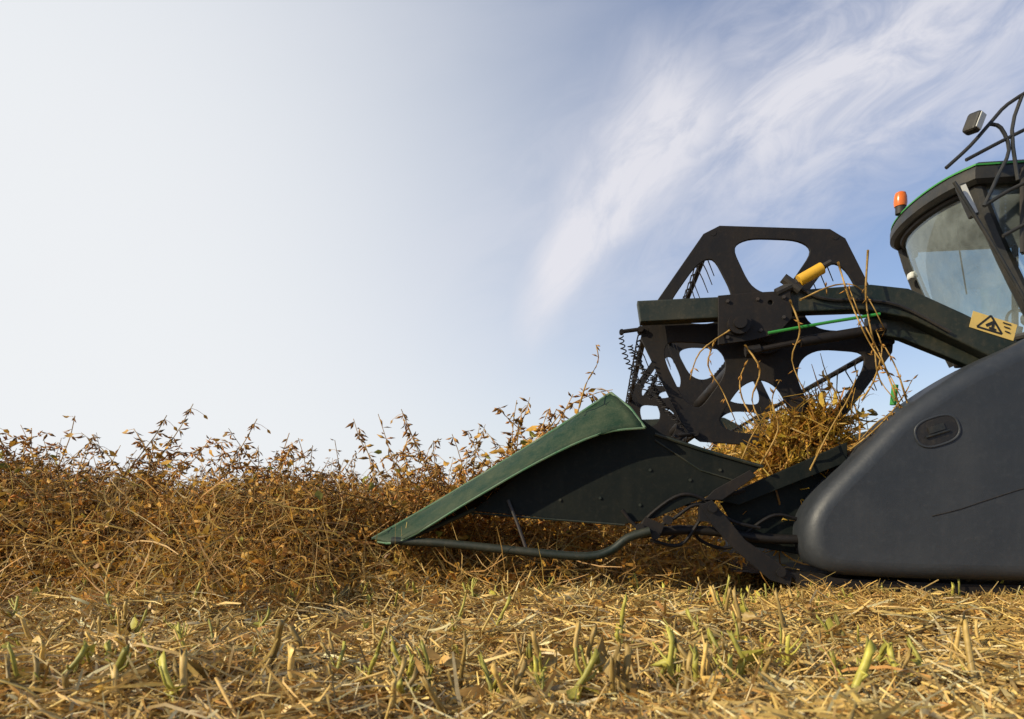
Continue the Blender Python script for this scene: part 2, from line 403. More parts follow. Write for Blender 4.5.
# body & wheels (mostly beyond the frame)
b = MB(); b.prism(smooth_pts([(3.85,1.3),(3.8,3.0),(4.1,3.2),(7.6,3.2),(8.0,2.6),(7.9,1.5),(7.0,1.1),(4.6,1.1)],4),1.75,4.35); b.done("engine_body", M_BODY, machine, True, bevel=0.04)
b = MB(); b.box((4.0,3.05,1.35),(2.4,1.4,0.7)); b.done("chassis", M_BLACK, machine, bevel=0.02)
def wheel(x,y,r,w):
    e = empty("wheel", machine, (x,y,r))
    b = MB(); rings=[]
    for (yy,rr) in [(-w/2,r*.58),(-w/2-.02,r*.75),(-w/2,r*.93),(-w/2+.06,r*.98),(w/2-.06,r*.98),(w/2,r*.93),(w/2+.02,r*.75),(w/2,r*.58)]:
        rings.append([(rr*math.cos(a),yy,rr*math.sin(a)) for a in np.linspace(0,2*math.pi,41)[:-1]])
    b.loft(rings, caps=False)
    for i in range(22):
        a = i*2*math.pi/22
        for s_ in (-1,1):
            aa=a+(0.07 if s_>0 else -.07)
            b.box((r*.99*math.cos(aa), s_*w*.25, r*.99*math.sin(aa)),(0.06,w*.5,0.06), Matrix.Rotation(-aa,3,'Y')@Matrix.Rotation(s_*.6,3,'X'))
    b.done("tyre", M_RUB, e, True)
    b = MB(); rings=[]
    for (yy,rr) in [(-w/2,r*.58),(-w/2+.05,r*.5),(-.05,r*.45),(-.08,r*.2),(-.16,r*.18),(-.16,.01)]:
        rings.append([(rr*math.cos(a),yy,rr*math.sin(a)) for a in np.linspace(0,2*math.pi,33)[:-1]])
    b.loft(rings, caps=False); b.done("rim", M_YELLOW, e, True)
wheel(3.75,1.55,.82,.55); wheel(3.75,4.55,.82,.55); wheel(7.0,1.75,.55,.4); wheel(7.0,4.35,.55,.4)

# cab
cab = empty("cab", machine)
front = [(2.15,2.24),(2.04,2.42),(1.97,2.68),(1.95,3.0),(1.99,3.30),(2.08,3.52),(2.22,3.66)]
NEAR, FAR, MID = 2.24, 3.66, 2.95
fr = smooth_pts(front,4,False)
def plan(off, z, rear=3.7, fo=0.0):
    pts=[(x-off-fo, MID+(y-MID)*(1+off/.71), z) for x,y in fr]
    return pts+[(rear+off, FAR+off, z),(rear+off, NEAR-off, z)]
b = MB(); b.loft([plan(.0,3.04),plan(.07,3.03),plan(.10,3.06),plan(.10,3.13),plan(.08,3.175)]); roof=b.done("cab_roof", M_CABK, cab, True)
b = MB(); b.loft([plan(-.06,3.02),plan(-.06,3.035)]); b.done("roof_liner", M_LINER, roof)
b = MB(); b.loft([plan(.094,3.168),plan(.094,3.181),plan(.08,3.187)]); b.done("roof_stripe", M_LIME, roof, True)
b = MB(); b.loft([plan(.075,3.18),plan(.05,3.21),plan(-.08,3.235),plan(-.3,3.24)]); b.done("roof_dome", M_CABK, roof, True)
zt, zb, lean = 3.04, 1.85, 0.48
b = MB(); rings=[]
for k in range(7):
    t=k/6; rings.append([(x+lean*t**1.2, y, zt+(zb-zt)*t) for x,y in fr[1:-1]])
b.loft(rings, closed=False, caps=False); b.done("windscreen", M_GLASS, cab, True)
b = MB()
for y0 in (NEAR+.02,FAR-.02):
    b.tube([(2.12+lean*t**1.2, y0, zt+(zb-zt)*t) for t in np.linspace(0,1,7)], 0.058, 8)
    b.tube([(3.15, y0, zt),(3.15,y0,zb)],0.03,8); b.tube([(3.68,y0,zt),(3.68,y0,zb)],0.04,8)
b.tube([(x+lean, y, zb) for x,y in fr],0.03,8); b.tube([(x,y,zt-.01) for x,y in fr],0.03,8)
for y0 in (NEAR+.02,FAR-.02): b.tube([(2.60,y0,zb),(3.7,y0,zb)],0.03,8)
b.done("cab_frame", M_CABK, cab, True)
for y0 in (NEAR,FAR):
    b = MB(); b.quad((2.16,y0,zt),(3.13,y0,zt),(3.13,y0,zb),(2.64,y0,zb),(2.38,y0,2.4)); b.done("side_window", M_GLASS, cab)
b = MB(); b.prism([(2.6,1.8),(3.75,1.8),(3.75,1.5),(2.72,1.5)],2.25,3.7); b.done("cab_floor", M_BLACK, cab, bevel=.02)
b = MB(); b.box((3.66,MID,2.0),(0.05,1.4,.4)); b.done("cab_rear_wall", M_CABK, cab)
b = MB()
b.prism(smooth_pts([(3.0,2.10),(3.45,2.10),(3.5,2.25),(3.0,2.25)],3),2.72,3.2); b.prism(smooth_pts([(3.4,2.2),(3.55,2.2),(3.65,2.85),(3.52,2.9)],3),2.74,3.18)
b.done("driver_seat", M_SEAT, cab, True, bevel=.02)
b = MB(); b.tube([(2.74,2.95,1.75),(2.80,2.95,2.05)],.04,10)
b.tube([(2.82+.07*math.cos(a)*-1, 2.95+.17*math.sin(a), 2.07+.13*math.cos(a)) for a in np.linspace(0,2*math.pi,25)],.013,8); b.done("steering_column", M_BLACK, cab, True)
b = MB(); b.prism([(2.80,1.82),(3.4,1.82),(3.4,2.40),(2.95,2.40),(2.82,2.2)],2.35,2.6); b.done("console", M_BEIGE, cab, bevel=.03)
b = MB(); b.tube([(2.2,2.75,2.98),(2.27,2.85,2.72),(2.40,3.0,2.38)],.006,6); b.done("wiper", M_BLACK, cab)
# beacon
b = MB(); bx,by = 1.87,3.09
b.loft([[(bx+r*math.cos(a),by+r*math.sin(a),z) for a in np.linspace(0,2*math.pi,17)[:-1]] for z,r in ((3.25,.052),(3.28,.058),(3.34,.055),(3.375,.045),(3.39,.02))]); b.done("beacon", M_AMBER, cab, True)
b = MB(); b.tube([(bx,by,3.18),(bx,by,3.25)],.045,12); b.done("beacon_base", M_BLACK, cab, True)
# side guard screen
LS = 2.10
b = MB()
for i in range(22):
    z = 2.46+i*.029; b.box((2.87,LS,z),(1.0,0.012,0.010))
for i in range(34): b.box((2.38+i*.0296,LS+.004,2.78),(0.008,0.010,0.64))
for p,q2 in (((2.37,2.44),(3.37,2.44)),((2.37,3.1),(3.37,3.1)),((2.37,2.44),(2.37,3.1)),((3.37,2.44),(3.37,3.1)),((2.37,2.78),(3.37,2.78))):
    b.tube([(p[0],LS,p[1]),(q2[0],LS,q2[1])],.018,8)
gs=b.done("side_guard_screen", M_BLACK, cab)
b = MB(); b.box((2.87,LS+.03,2.78),(.96,.01,.62)); b.done("screen_backing", M_CABK, gs)
# rails
b = MB(); LY=1.92
for pp in ([(946,168),(970,146),(992,121),(1008,104),(1040,84)],[(990,124),(1001,128),(1009,150),(998,176),(984,206)],[(984,206),(1010,190),(1040,176)],[(966,160),(1000,142),(1040,122)],[(954,182),(1003,262),(1036,320)],[(1003,236),(1040,216)],[(1022,96),(1012,130),(1018,180)]):
    b.tube([S3(x,y,LY) for x,y in (smooth_pts(pp,3,False) if len(pp)>2 else pp)],0.014,8)
b.done("handrail", M_CABK, cab, True)
b = MB(); lp=S(974,123,1.9); rot=Matrix.Rotation(.35,3,'Y')@Matrix.Rotation(.5,3,'Z')
b.box((lp[0],1.9,lp[1]),(.08,.11,.15),rot); wl=b.done("work_lamp", M_CABK, cab, bevel=.02)
b = MB(); b.box(tuple(Vector((lp[0],1.9,lp[1]))+rot@Vector((0,-.057,0))),(.058,.008,.12),rot); b.done("lamp_lens", M_CREAM, wl, bevel=.003)
b = MB(); p=S(967,201,2.02); b.box((p[0],2.02,p[1]),(.06,.07,.28),Matrix.Rotation(-.38,3,'Y')); mr=b.done("side_mirror", M_CABK, cab, bevel=.015)
b = MB(); b.box((p[0]-.002,1.982,p[1]),(.038,.006,.24),Matrix.Rotation(-.38,3,'Y')); b.done("mirror_glass", M_CREAM, mr)
for (px_,py_) in ((914,255),(911,276)):
    b = MB(); q=S(px_,py_,3.5); b.box((q[0],3.5,q[1]),(.05,.10,.07)); b.done("marker_lamp", M_CREAM, cab, bevel=.02)
b = MB(); q=S(893,395,-.1); b.tube([(q[0],-.1,q[1]-.05),(q[0]+.01,-.1,q[1]+.05)],.016,8); b.done("green_clip", M_LIME, machine, True)

# ------------------------------------------------------------------ vegetation (numpy)
class VB:
    def __init__(s): s.V=[]; s.T=[]; s.C=[]; s.n=0
    def add(s, V, T, C):
        V=np.asarray(V,float).reshape(-1,3); T=np.asarray(T,int).reshape(-1,3)
        C=np.asarray(C,float); C=np.tile(C,(len(V),1)) if C.ndim==1 else C
        s.V.append(V); s.T.append(T+s.n); s.C.append(C); s.n+=len(V)
    def arr(s): return np.concatenate(s.V), np.concatenate(s.T), np.concatenate(s.C)
def np_tube(pts, r0, r1, sides=3):
    pts=np.asarray(pts); n=len(pts)
    t=np.gradient(pts,axis=0); t/=np.linalg.norm(t,axis=1)[:,None]+1e-9
    up=np.array([0.31,0.52,0.79]); a=np.cross(t,up); a/=np.linalg.norm(a,axis=1)[:,None]+1e-9; b_=np.cross(t,a)
    r=np.linspace(r0,r1,n)[:,None,None]; an=np.arange(sides)*2*math.pi/sides
    ring=a[:,None,:]*np.cos(an)[None,:,None]+b_[:,None,:]*np.sin(an)[None,:,None]
    V=(pts[:,None,:]+ring*r).reshape(-1,3); T=[]
    for i in range(n-1):
        for k in range(sides):
            p=i*sides+k; q=i*sides+(k+1)%sides; T+=[(p,q,q+sides),(p,q+sides,p+sides)]
    if sides>3: 
        T+= [((n-1)*sides,(n-1)*sides+k,(n-1)*sides+k+1) for k in range(1,sides-1)]
    return V,T
STEM=np.array((0.82,0.53,0.18)); POD=np.array((0.76,0.41,0.095)); LEAF=np.array((0.84,0.47,0.085)); GRN=np.array((0.48,0.46,0.08))
def pod(vb, p, d, L, W, col, rng):
    d=d/np.linalg.norm(d); a=np.cross(d,rng.normal(size=3)); a/=np.linalg.norm(a); b_=np.cross(d,a)
    m=p+d*L*.5+b_*L*.07
    V=[p, m+a*W*.5, m+b_*W*.28, m-a*W*.5, m-b_*W*.28, p+d*L]
    vb.add(V,[(0,1,2),(0,2,3),(0,3,4),(0,4,1),(5,2,1),(5,3,2),(5,4,3),(5,1,4)],col)
def leaf(vb, p, d, L, col, rng):
    d=d/np.linalg.norm(d); a=np.cross(d,rng.normal(size=3)); a/=np.linalg.norm(a); n=np.cross(d,a)
    w=L*rng.uniform(.2,.36); c1=n*L*rng.uniform(-.35,.45)
    V=[p, p+d*L*.4+a*w+c1, p+d*L*.45-n*L*.1, p+d*L*.4-a*w+c1, p+d*L+n*L*rng.uniform(-.5,.4), p+d*L*.75+a*w*.6+c1, p+d*L*.75-a*w*.6+c1]
    vb.add(V,[(0,1,2),(0,2,3),(2,1,5),(2,5,4),(2,4,6),(2,6,3)],col)
def plant(rng, h, full=True, leafy=0.25, arch=0.0, gap=.052, nb=(5,8)):
    vb=VB()
    def stem(p0,d0,L,r,droop):
        n=9 if full else 5; pts=[np.array(p0)]; d=np.array(d0,float)
        for i in range(n-1):
            d=d+rng.normal(size=3)*.09+np.array((0,0,droop)); d/=np.linalg.norm(d); pts.append(pts[-1]+d*L/(n-1))
        V,T=np_tube(pts,r,r*.45); vb.add(V,T,STEM*rng.uniform(.45,1.1)); return np.array(pts)
    a=rng.uniform(0,6.28); ln=rng.uniform(0,.3)+arch*.8
    if arch: a=0
    main=stem((0,0,-.02),(math.cos(a)*ln,math.sin(a)*ln,1),h,.0050,-.02-arch*.10)
    stems=[(main,h,.12)]
    for k in range(rng.integers(*nb) if full else 3):
        t=rng.uniform(.08,.72); i=int(t*(len(main)-1)); p=main[i]; a=rng.uniform(0,6.28); s_=rng.uniform(.35,.8)
        L=h*rng.uniform(.25,.55); br=stem(p,(math.cos(a)*s_+arch*.7,math.sin(a)*s_,.9),L,.0034,rng.uniform(-.12,.08)); stems.append((br,L,.15))
        if full and rng.random()<.5:
            j=rng.integers(2,6); a=rng.uniform(0,6.28); br2=stem(br[j],(math.cos(a),math.sin(a),.6),L*.45,.0022,rng.uniform(-.2,.1)); stems.append((br2,L*.45,.1))
    for st,L,t0 in stems:
        nn=max(3,int(L/(gap if full else .085)))
        for k in range(nn):
            t=t0+(1-t0)*(k+rng.random())/nn; f=t*(len(st)-1); i=min(int(f),len(st)-2); p=st[i]+(st[i+1]-st[i])*(f-i)
            for q in range(rng.integers(1,5) if full else 2):
                a=rng.uniform(0,6.28); d=np.array((math.cos(a),math.sin(a),rng.uniform(-1.5,.5)))
                w=1.0 if full else 1.35
                c=POD*rng.uniform(.22,1.15)*np.array((1,rng.uniform(.88,1.1),rng.uniform(.7,1.3)))
                pod(vb,p,d,rng.uniform(.034,.055)*w,rng.uniform(.010,.014)*w,c,rng)
            if rng.random()<leafy:
                a=rng.uniform(0,6.28); d=np.array((math.cos(a),math.sin(a),rng.uniform(-.6,.6))); e=p+d*rng.uniform(.02,.06)
                V,T=np_tube([p,(p+e)/2+np.array((0,0,.005)),e],.0014,.001); vb.add(V,T,STEM)
                c=(LEAF if rng.random()<.85 else GRN)*rng.uniform(.4,1.15); leaf(vb,e,d+np.array((0,0,-.4)),rng.uniform(.03,.065),c,rng)
    return vb.arr()
def make_mesh(name, V, T, C, mat):
    me=bpy.data.meshes.new(name); me.vertices.add(len(V)); me.vertices.foreach_set('co',np.ascontiguousarray(V,dtype=np.float32).ravel())
    me.loops.add(len(T)*3); me.loops.foreach_set('vertex_index',np.ascontiguousarray(T,dtype=np.int32).ravel())
    me.polygons.add(len(T)); me.polygons.foreach_set('loop_start',np.arange(0,len(T)*3,3,dtype=np.int32))
    me.update(calc_edges=True)
    ca=me.color_attributes.new('col','FLOAT_COLOR','POINT')
    ca.data.foreach_set('color',np.concatenate([np.clip(C,0,.9),np.ones((len(C),1))],axis=1).astype(np.float32).ravel())
    me.materials.append(mat); return me
def rotm(az,lean,laz):
    return np.array(Matrix.Rotation(laz,3,'Z')@Matrix.Rotation(lean,3,'Y')@Matrix.Rotation(az-laz,3,'Z'))
def local(x,y): return ((x-OX)*ex[0]+(y-OY)*ex[1], (x-OX)*ey[0]+(y-OY)*ey[1])
def edgeY(x):
    a_=3.48+0.03*x+0.17*math.sin(x*1.7)+.09*math.sin(x*5.1)
    if x<-1.1: return a_
    if x<-.75: return a_+(3.78-a_)*(x+1.1)/.35
    return 3.78+.04*math.sin(x*9)
def hvar(x,y):
    r=x/y
    big=1.20 if r<-.60 else (1.20-(r+.60)/.12*.24 if r<-.48 else (.96-(r+.48)*.25 if r<-.25 else min(1.06,.90+(r+.25)/.15*.16)))
    return big*(1.0+.11*math.sin(x*2.1+y*.7+.9)+.10*math.sin(x*5.3-y*1.9)+.08*math.sin(x*11+y*7))
def in_crop(x,y):
    if y<edgeY(x): return False
    lx,ly=local(x,y)
    if 0<=ly<5.4 and lx>-.12: return False
    if ly<0 and lx>-.3: return False
    return True
full=[plant(RNG,RNG.uniform(.70,.95),True,lf) for lf in (.15,.2,.25,.25,.3,.4,.2,.25,.35,.25)]
lowv=[plant(RNG,RNG.uniform(.75,.92),False,.3) for _ in range(6)]
tall=[plant(RNG,1.0,True,.18,a,.036,(4,7)) for a in (.2,.45,.7,.95,.3,.6)]
fullm=[make_mesh("soybean_plant",*f,M_VEG) for f in full]
tallm=[make_mesh("soybean_plant",*f,M_VEG) for f in tall]
def place(me,x,y,sc,az,lean,laz,label,group="dry soybean plants at the crop edge"):
    o=bpy.data.objects.new("soybean_plant",me); COL.objects.link(o)
    R_=Matrix.Rotation(laz,4,'Z')@Matrix.Rotation(lean,4,'Y')@Matrix.Rotation(az-laz,4,'Z')
    o.matrix_world=Matrix.Translation((x,y,0))@R_@Matrix.Scale(sc,4)
    o["label"]=label; o["category"]="soybean plant"; o["group"]=group; return o
def hlimit(x,y):
    lx,ly=local(x,y)
    if ly<.25 and lx>-2.15: return .36
    return .66 if (lx>-1.7 and ly<.9) else 1
cnt=0
for i in range(6000):
    if cnt>=255: break
    x=RNG.uniform(-3.9,1.35); dd=RNG.random()**.95*1.5; y=edgeY(x)+dd
    if not in_crop(x,y): continue
    sc=RNG.uniform(.60,1.04)*hvar(x,y)*(.55+.45*min(1,dd/.55))
    ln=abs(RNG.normal())*.32; laz=RNG.normal()*1.4
    if dd<.40: ln=RNG.uniform(.4,1.25); laz=-1.2+RNG.normal()*1.2
    sc*=hlimit(x,y)
    place(fullm[RNG.integers(len(fullm))],x,y,sc,RNG.uniform(0,6.28),ln,laz,"dry golden soybean plant with brown pods leaning in the crop"); cnt+=1
for (x,y,sc,mi,laz,ln) in [(-.75,4.0,1.50,2,.05,.05),(-.60,4.05,1.45,3,-.1,.0),(-.45,4.05,1.40,1,.2,.05),(-.85,4.1,1.35,3,.1,.0),(-.35,4.1,1.45,2,.0,.05),(-.1,4.15,1.42,3,3.2,.0),(-.05,4.1,1.35,1,.3,.1),(-.25,4.2,1.4,5,3.0,.0),(-.55,4.3,1.35,4,.4,.1),(.02,4.2,1.3,5,.1,.05),(-.15,4.4,1.4,0,2.6,.1),(-.40,4.0,1.3,0,.3,.1),(-.02,3.98,1.35,2,3.3,.05),(-.65,4.25,1.25,1,.2,.1),(.1,4.4,1.35,2,.2,.1),(-.3,4.0,1.45,4,.1,.0),(-.5,4.15,1.45,5,.2,.0),(-.2,4.05,1.3,1,3.0,.05),
    (-2.35,3.85,1.36,1,3.0,.1),(-2.6,3.8,1.28,0,1.0,.1),(-2.05,3.8,1.22,2,.4,.05),(-2.8,3.9,1.3,3,0,.1),(-2.95,4.0,1.3,1,2.7,.1),(-2.2,4.1,1.22,0,.1,.1),(-1.85,4.0,1.08,1,.2,.1),(-1.5,4.1,1.05,0,2.0,.1),(-1.2,4.2,1.08,2,.2,.1),(-.95,4.0,1.10,1,3.3,.1),(-2.7,4.2,1.35,0,.5,.05),(-2.5,4.1,1.3,2,3.4,.0),(-2.45,3.9,1.2,4,.5,.1),(-2.75,4.0,1.25,4,2.4,.1),(-2.9,3.9,1.2,5,.3,.1),(-2.3,4.2,1.22,5,.1,.1),(-2.0,4.1,1.12,4,.3,.1),(-1.7,4.1,1.05,5,2.9,.1),(-2.6,4.3,1.3,4,3.0,.1)]:
    place(tallm[mi],x,y,sc,laz,ln,laz,"tall wispy dry soybean plant arching above the crop")
Vs=[];Ts=[];Cs=[];n0=0
def addinst(A,x,y,sc,az,ln,laz,cm=1.0):
    global n0
    V,T,C=A; Rm=rotm(az,ln,laz); Vs.append((V@Rm.T)*sc+np.array((x,y,0))); Ts.append(T+n0); Cs.append(C*cm); n0+=len(V)
k=0
while k<600:
    x=RNG.uniform(-7,3.5); y=RNG.uniform(3.7,7.5)
    if x>-3.7 and y<edgeY(x)+1.1: continue
    if x>.75*y+.3 or x<-.75*y-2.2: continue
    if not in_crop(x,y): continue
    addinst(full[RNG.integers(len(full))],x,y,RNG.uniform(.62,1.10)*hvar(x,y),RNG.uniform(0,6.28),abs(RNG.normal())*.28,RNG.uniform(0,6.28),RNG.uniform(.7,1.1)); k+=1
k=0
while k<2000:
    y=7+RNG.random()**1.6*38; x=RNG.uniform(-.85*y-2,.85*y+2)
    if not in_crop(x,y): continue
    addinst(lowv[RNG.integers(len(lowv))],x,y,RNG.uniform(.8,1.15),RNG.uniform(0,6.28),abs(RNG.normal())*.18,RNG.uniform(0,6.28),RNG.uniform(.75,1.05)); k+=1
def ribbons(N, P, L, W, tiltsd, cols, curl=.25, segs=3, rng=RNG):
    az=rng.uniform(0,2*math.pi,N); el=rng.normal(0,1,N)*tiltsd
    d=np.stack([np.cos(az)*np.cos(el),np.sin(az)*np.cos(el),np.sin(el)],1)
    roll=rng.normal(size=(N,3)); a=np.cross(d,roll); a/=np.linalg.norm(a,axis=1)[:,None]; nn=np.cross(d,a)
    V=np.zeros((N,segs+1,2,3)); cv=rng.normal(0,curl,N)[:,None]*nn; cv2=rng.normal(0,curl*.5,N)[:,None]*a
    for s_ in range(segs+1):
        t=s_/segs-.5
        c=P+d*L[:,None]*t+(cv+cv2)*L[:,None]*(t*t*2-.25)
        w=W*(1 if 0<s_<segs else .55)
        V[:,s_,0]=c+a*w[:,None]*.5; V[:,s_,1]=c-a*w[:,None]*.5
    base=(np.arange(N)*(segs+1)*2)[:,None]; T=[]
    for s_ in range(segs):
        q=s_*2; T.append(base+np.array([q,q+1,q+3])); T.append(base+np.array([q,q+3,q+2]))
    T=np.stack(T,1).reshape(-1,3)
    C=np.repeat(cols,(segs+1)*2,axis=0)
    return V.reshape(-1,3),T,C
def crop_points(N,x0,x1,dep,pw,zmax,front=.25):
    out=[]
    while len(out)<N:
        x=RNG.uniform(x0,x1); dd=RNG.random()**pw*(dep+front)-front; y=edgeY(x)+dd
        if x>-.2 and not in_crop(x,max(y,edgeY(x)+.01)): continue
        if x>.3 and dd<-.15: continue
        env=(.06+.94*min(1,max(0,(dd+front)/.85))**1.0)*hvar(x*1.0,y)
        env=min(env,hlimit(x,y))
        out.append((x,y,.01+RNG.random()**.85*zmax*env))
    return np.array(out)
NT=7200
P=crop_points(NT,-4.6,1.4,2.2,1.1,.60,.50)
cols=np.array((.87,.57,.19))*RNG.uniform(.28,1.05,(NT,1))*RNG.uniform(.90,1.10,(NT,3))
V,T,C=ribbons(NT,P,RNG.uniform(.12,.50,NT),RNG.uniform(.003,.0075,NT),.6,cols,.45,4); Vs.append(V);Ts.append(T+n0);Cs.append(C);n0+=len(V)
NT=8800
P=crop_points(NT,-4.6,1.4,1.8,1.1,.60,.42)
cols=np.array((.84,.46,.09))*RNG.uniform(.28,1.15,(NT,1))*RNG.uniform(.88,1.12,(NT,3))
V,T,C=ribbons(NT,P,RNG.uniform(.03,.075,NT),RNG.uniform(.008,.025,NT),.7,cols,.8,3); Vs.append(V);Ts.append(T+n0);Cs.append(C);n0+=len(V)
me=make_mesh("soybean_crop",np.concatenate(Vs),np.concatenate(Ts),np.concatenate(Cs),M_VEG)
o=bpy.data.objects.new("soybean_crop",me); COL.objects.link(o); o["kind"]="stuff"; o["label"]="dense ripe golden soybean crop field with tangled dry stems"; o["category"]="crop"

# cut crop gathered on the reel / trough
N1=3600; yy=RNG.random(N1)**2.2*3.0-.06
cx1,cz1=S(794,430,.1)
P=np.stack([cx1+RNG.normal(0,.12,N1), yy, cz1-.05+RNG.normal(0,.075,N1)-np.abs(RNG.normal(0,.05,N1))],1)
P[:,2]+=.45*(P[:,0]-cx1)+.04*np.sin(P[:,0]*31)
hi=RNG.random(N1)<.3; P[hi,0]+=RNG.uniform(-.05,.25,hi.sum()); P[hi,2]-=RNG.uniform(.05,.40,hi.sum())
cols=np.array((.86,.50,.10))*RNG.uniform(.3,1.1,(N1,1))*RNG.uniform(.85,1.15,(N1,3))
A=ribbons(N1,P,RNG.uniform(.08,.34,N1),RNG.uniform(.004,.010,N1),.8,cols,.5,4)
N2=4000; ii=RNG.integers(0,N1,N2)
cols=np.array((.86,.52,.08))*RNG.uniform(.3,1.15,(N2,1))*RNG.uniform(.85,1.15,(N2,3))
B=ribbons(N2,P[ii]+RNG.normal(0,.03,(N2,3)),RNG.uniform(.03,.08,N2),RNG.uniform(.010,.030,N2),.8,cols,.8,3)
V=np.concatenate([A[0],B[0]]); T=np.concatenate([A[1],B[1]+len(A[0])]); C=np.concatenate([A[2],B[2]])
me=make_mesh("cut_crop_heap",V,T,C,M_VEG); o=bpy.data.objects.new("cut_crop_heap",me); COL.objects.link(o)
o.location=(OX,OY,0); o.rotation_euler=(0,0,-TH); o["kind"]="stuff"; o["label"]="heap of cut golden soybean straw caught in the reel"; o["category"]="straw"
# loose stalks draped over the arm
for pp in ([(838,262),(850,300),(868,340),(888,372),(903,402)],[(868,250),(866,300),(874,345),(880,380),(905,410)],[(800,300),(835,285),(862,290),(885,330)],[(862,400),(874,380),(882,350),(876,330)],[(905,410),(880,420),(860,440)],[(810,470),(830,430),(850,395),(858,370)],[(770,440),(745,405),(740,380),(748,360)],[(850,450),(880,425),(902,398),(912,380)],[(900,408),(890,380),(878,350),(862,320),(850,290)],[(908,405),(897,370),(884,345)],[(760,465),(778,430),(772,400),(780,380)],[(738,470),(750,440),(765,415)],[(578,412),(586,384),(598,362),(596,345)],[(715,340),(708,365),(722,390),(735,420)],[(745,345),(760,370),(752,400),(765,430)],[(790,300),(800,330),(792,360),(806,395)],[(730,330),(700,352),(690,380)]):
    vb=VB(); pts=[S3(x,y,-.24+.03*math.sin(i*1.7)) for i,(x,y) in enumerate(smooth_pts(pp,4,False))]
    V,T=np_tube(pts,.0055,.0025,4); vb.add(V,T,np.array((.62,.40,.12)))
    for p in pts[3::3]:
        for q in range(2):
            pod(vb,np.array(p),RNG.normal(size=3)+np.array((0,0,-.6)),.04,.01,POD*RNG.uniform(.5,1.0),RNG)
    me=make_mesh("loose_stalk",*vb.arr(),M_VEG); o=bpy.data.objects.new("loose_stalk",me); COL.objects.link(o)
    o.location=(OX,OY,0); o.rotation_euler=(0,0,-TH); o["label"]="dry soybean stalk draped over the reel and arm"; o["category"]="stalk"; o["group"]="loose stalks caught on the machine"

# ------------------------------------------------------------------ ground + litter + stubble
def gz(x,y):
    x=np.asarray(x);y=np.asarray(y)
    a=np.exp(-((x/9)**2+((y-3)/9)**2))
    return a*(.022*np.sin(x*3.1+1.3*np.sin(y*2.3))+.020*np.sin(y*4.7+1.7*np.sin(x*1.9))+.014*np.sin(x*9.3+y*3.3)*np.sin(y*8.1-x*2.2))-.01
s_=np.linspace(-6.7,6.7,381); xs=2.6*np.sinh(s_)*1.0; ys=3+2.6*np.sinh(s_)
X,Y=np.meshgrid(xs,ys,indexing='ij'); Z=gz(X,Y); n=len(s_)
idx=np.arange(n*n).reshape(n,n); q=np.stack([idx[:-1,:-1],idx[1:,:-1],idx[1:,1:],idx[:-1,1:]],-1).reshape(-1,4)
T=np.concatenate([q[:,[0,1,2]],q[:,[0,2,3]]])
m,nt,bs=new_mat("field_soil_and_chaff")
n1=noise(nt,1.2,6,.7); n2=noise(nt,38,8,.75)
c=ramp(nt,n2,.38,.68,(0.06,0.036,0.017,1),(0.42,0.26,0.10,1)); c2=ramp(nt,n1,.3,.7,(.7,.67,.65,1),(1.05,1.0,.95,1))
c=mixc(nt,1.0,c,c2,'MULTIPLY'); nt.links.new(c,bs.inputs['Base Color']); bs.inputs['Roughness'].default_value=.95
bp=nt.nodes.new('ShaderNodeBump'); bp.inputs['Strength'].default_value=.8; bp.inputs['Distance'].default_value=.02
nt.links.new(n2,bp.inputs['Height']); nt.links.new(bp.outputs[0],bs.inputs['Normal'])
V=np.stack([X.ravel(),Y.ravel(),Z.ravel()],1)
me=make_mesh("ground",V,T,np.ones((len(V),3)),m); me.shade_smooth()
o=bpy.data.objects.new("ground",me); COL.objects.link(o); o["kind"]="structure"; o["label"]="harvested field soil covered with pale chaff"; o["category"]="ground"
def field_pts(N,p=1.5):
    out=np.zeros((0,2))
    while len(out)<N:
        y=.9+RNG.random(N)**p*6.0; x=RNG.uniform(-1,1,N)*(y*.8+.7)
        ok=~((y>3.9)&(x<1.2)); out=np.concatenate([out,np.stack([x,y],1)[ok]])
    return out[:N]
def clumpf(xy): return np.clip(.5+.5*np.sin(xy[:,0]*4.3+2*np.sin(xy[:,1]*3.1)),0,1)*np.clip(.5+.5*np.sin(xy[:,1]*6.1+xy[:,0]*2),0,1)+.35*np.clip(np.sin(xy[:,0]*13+xy[:,1]*3)*np.sin(xy[:,1]*15),0,1)
NL=50000; xy=field_pts(NL,1.4)
z=gz(xy[:,0],xy[:,1])+RNG.random(NL)**1.3*(.020+.085*clumpf(xy))+.003
tone=RNG.random((NL,1)); cols=np.where(tone<.62,np.array([[.90,.63,.23]]),np.where(tone<.82,np.array([[.56,.31,.08]]),np.array([[.90,.77,.44]])))*RNG.uniform(.34,1.08,(NL,1))*RNG.uniform(.95,1.05,(NL,3))
A=ribbons(NL,np.column_stack([xy,z]),RNG.gamma(2.4,.043,NL)+.02,RNG.gamma(3,.0014,NL)+.0018,.30,cols,.35)
NC=28000; xy=field_pts(NC,1.4); z=gz(xy[:,0],xy[:,1])+RNG.random(NC)**1.6*(.018+.06*clumpf(xy))+.002
cols=np.array((.88,.58,.19))*RNG.uniform(.28,1.1,(NC,1))*RNG.uniform(.92,1.08,(NC,3))
B=ribbons(NC,np.column_stack([xy,z]),RNG.uniform(.012,.05,NC),RNG.uniform(.005,.016,NC),.45,cols,.7,2)
NB=260; xy=field_pts(NB); z=gz(xy[:,0],xy[:,1])+RNG.random(NB)*.04+.02
cols=np.array((.80,.46,.14))*RNG.uniform(.6,1.1,(NB,1))*RNG.uniform(.92,1.08,(NB,3))
D=ribbons(NB,np.column_stack([xy,z]),RNG.uniform(.04,.10,NB),RNG.uniform(.012,.038,NB),.4,cols,.6,4)
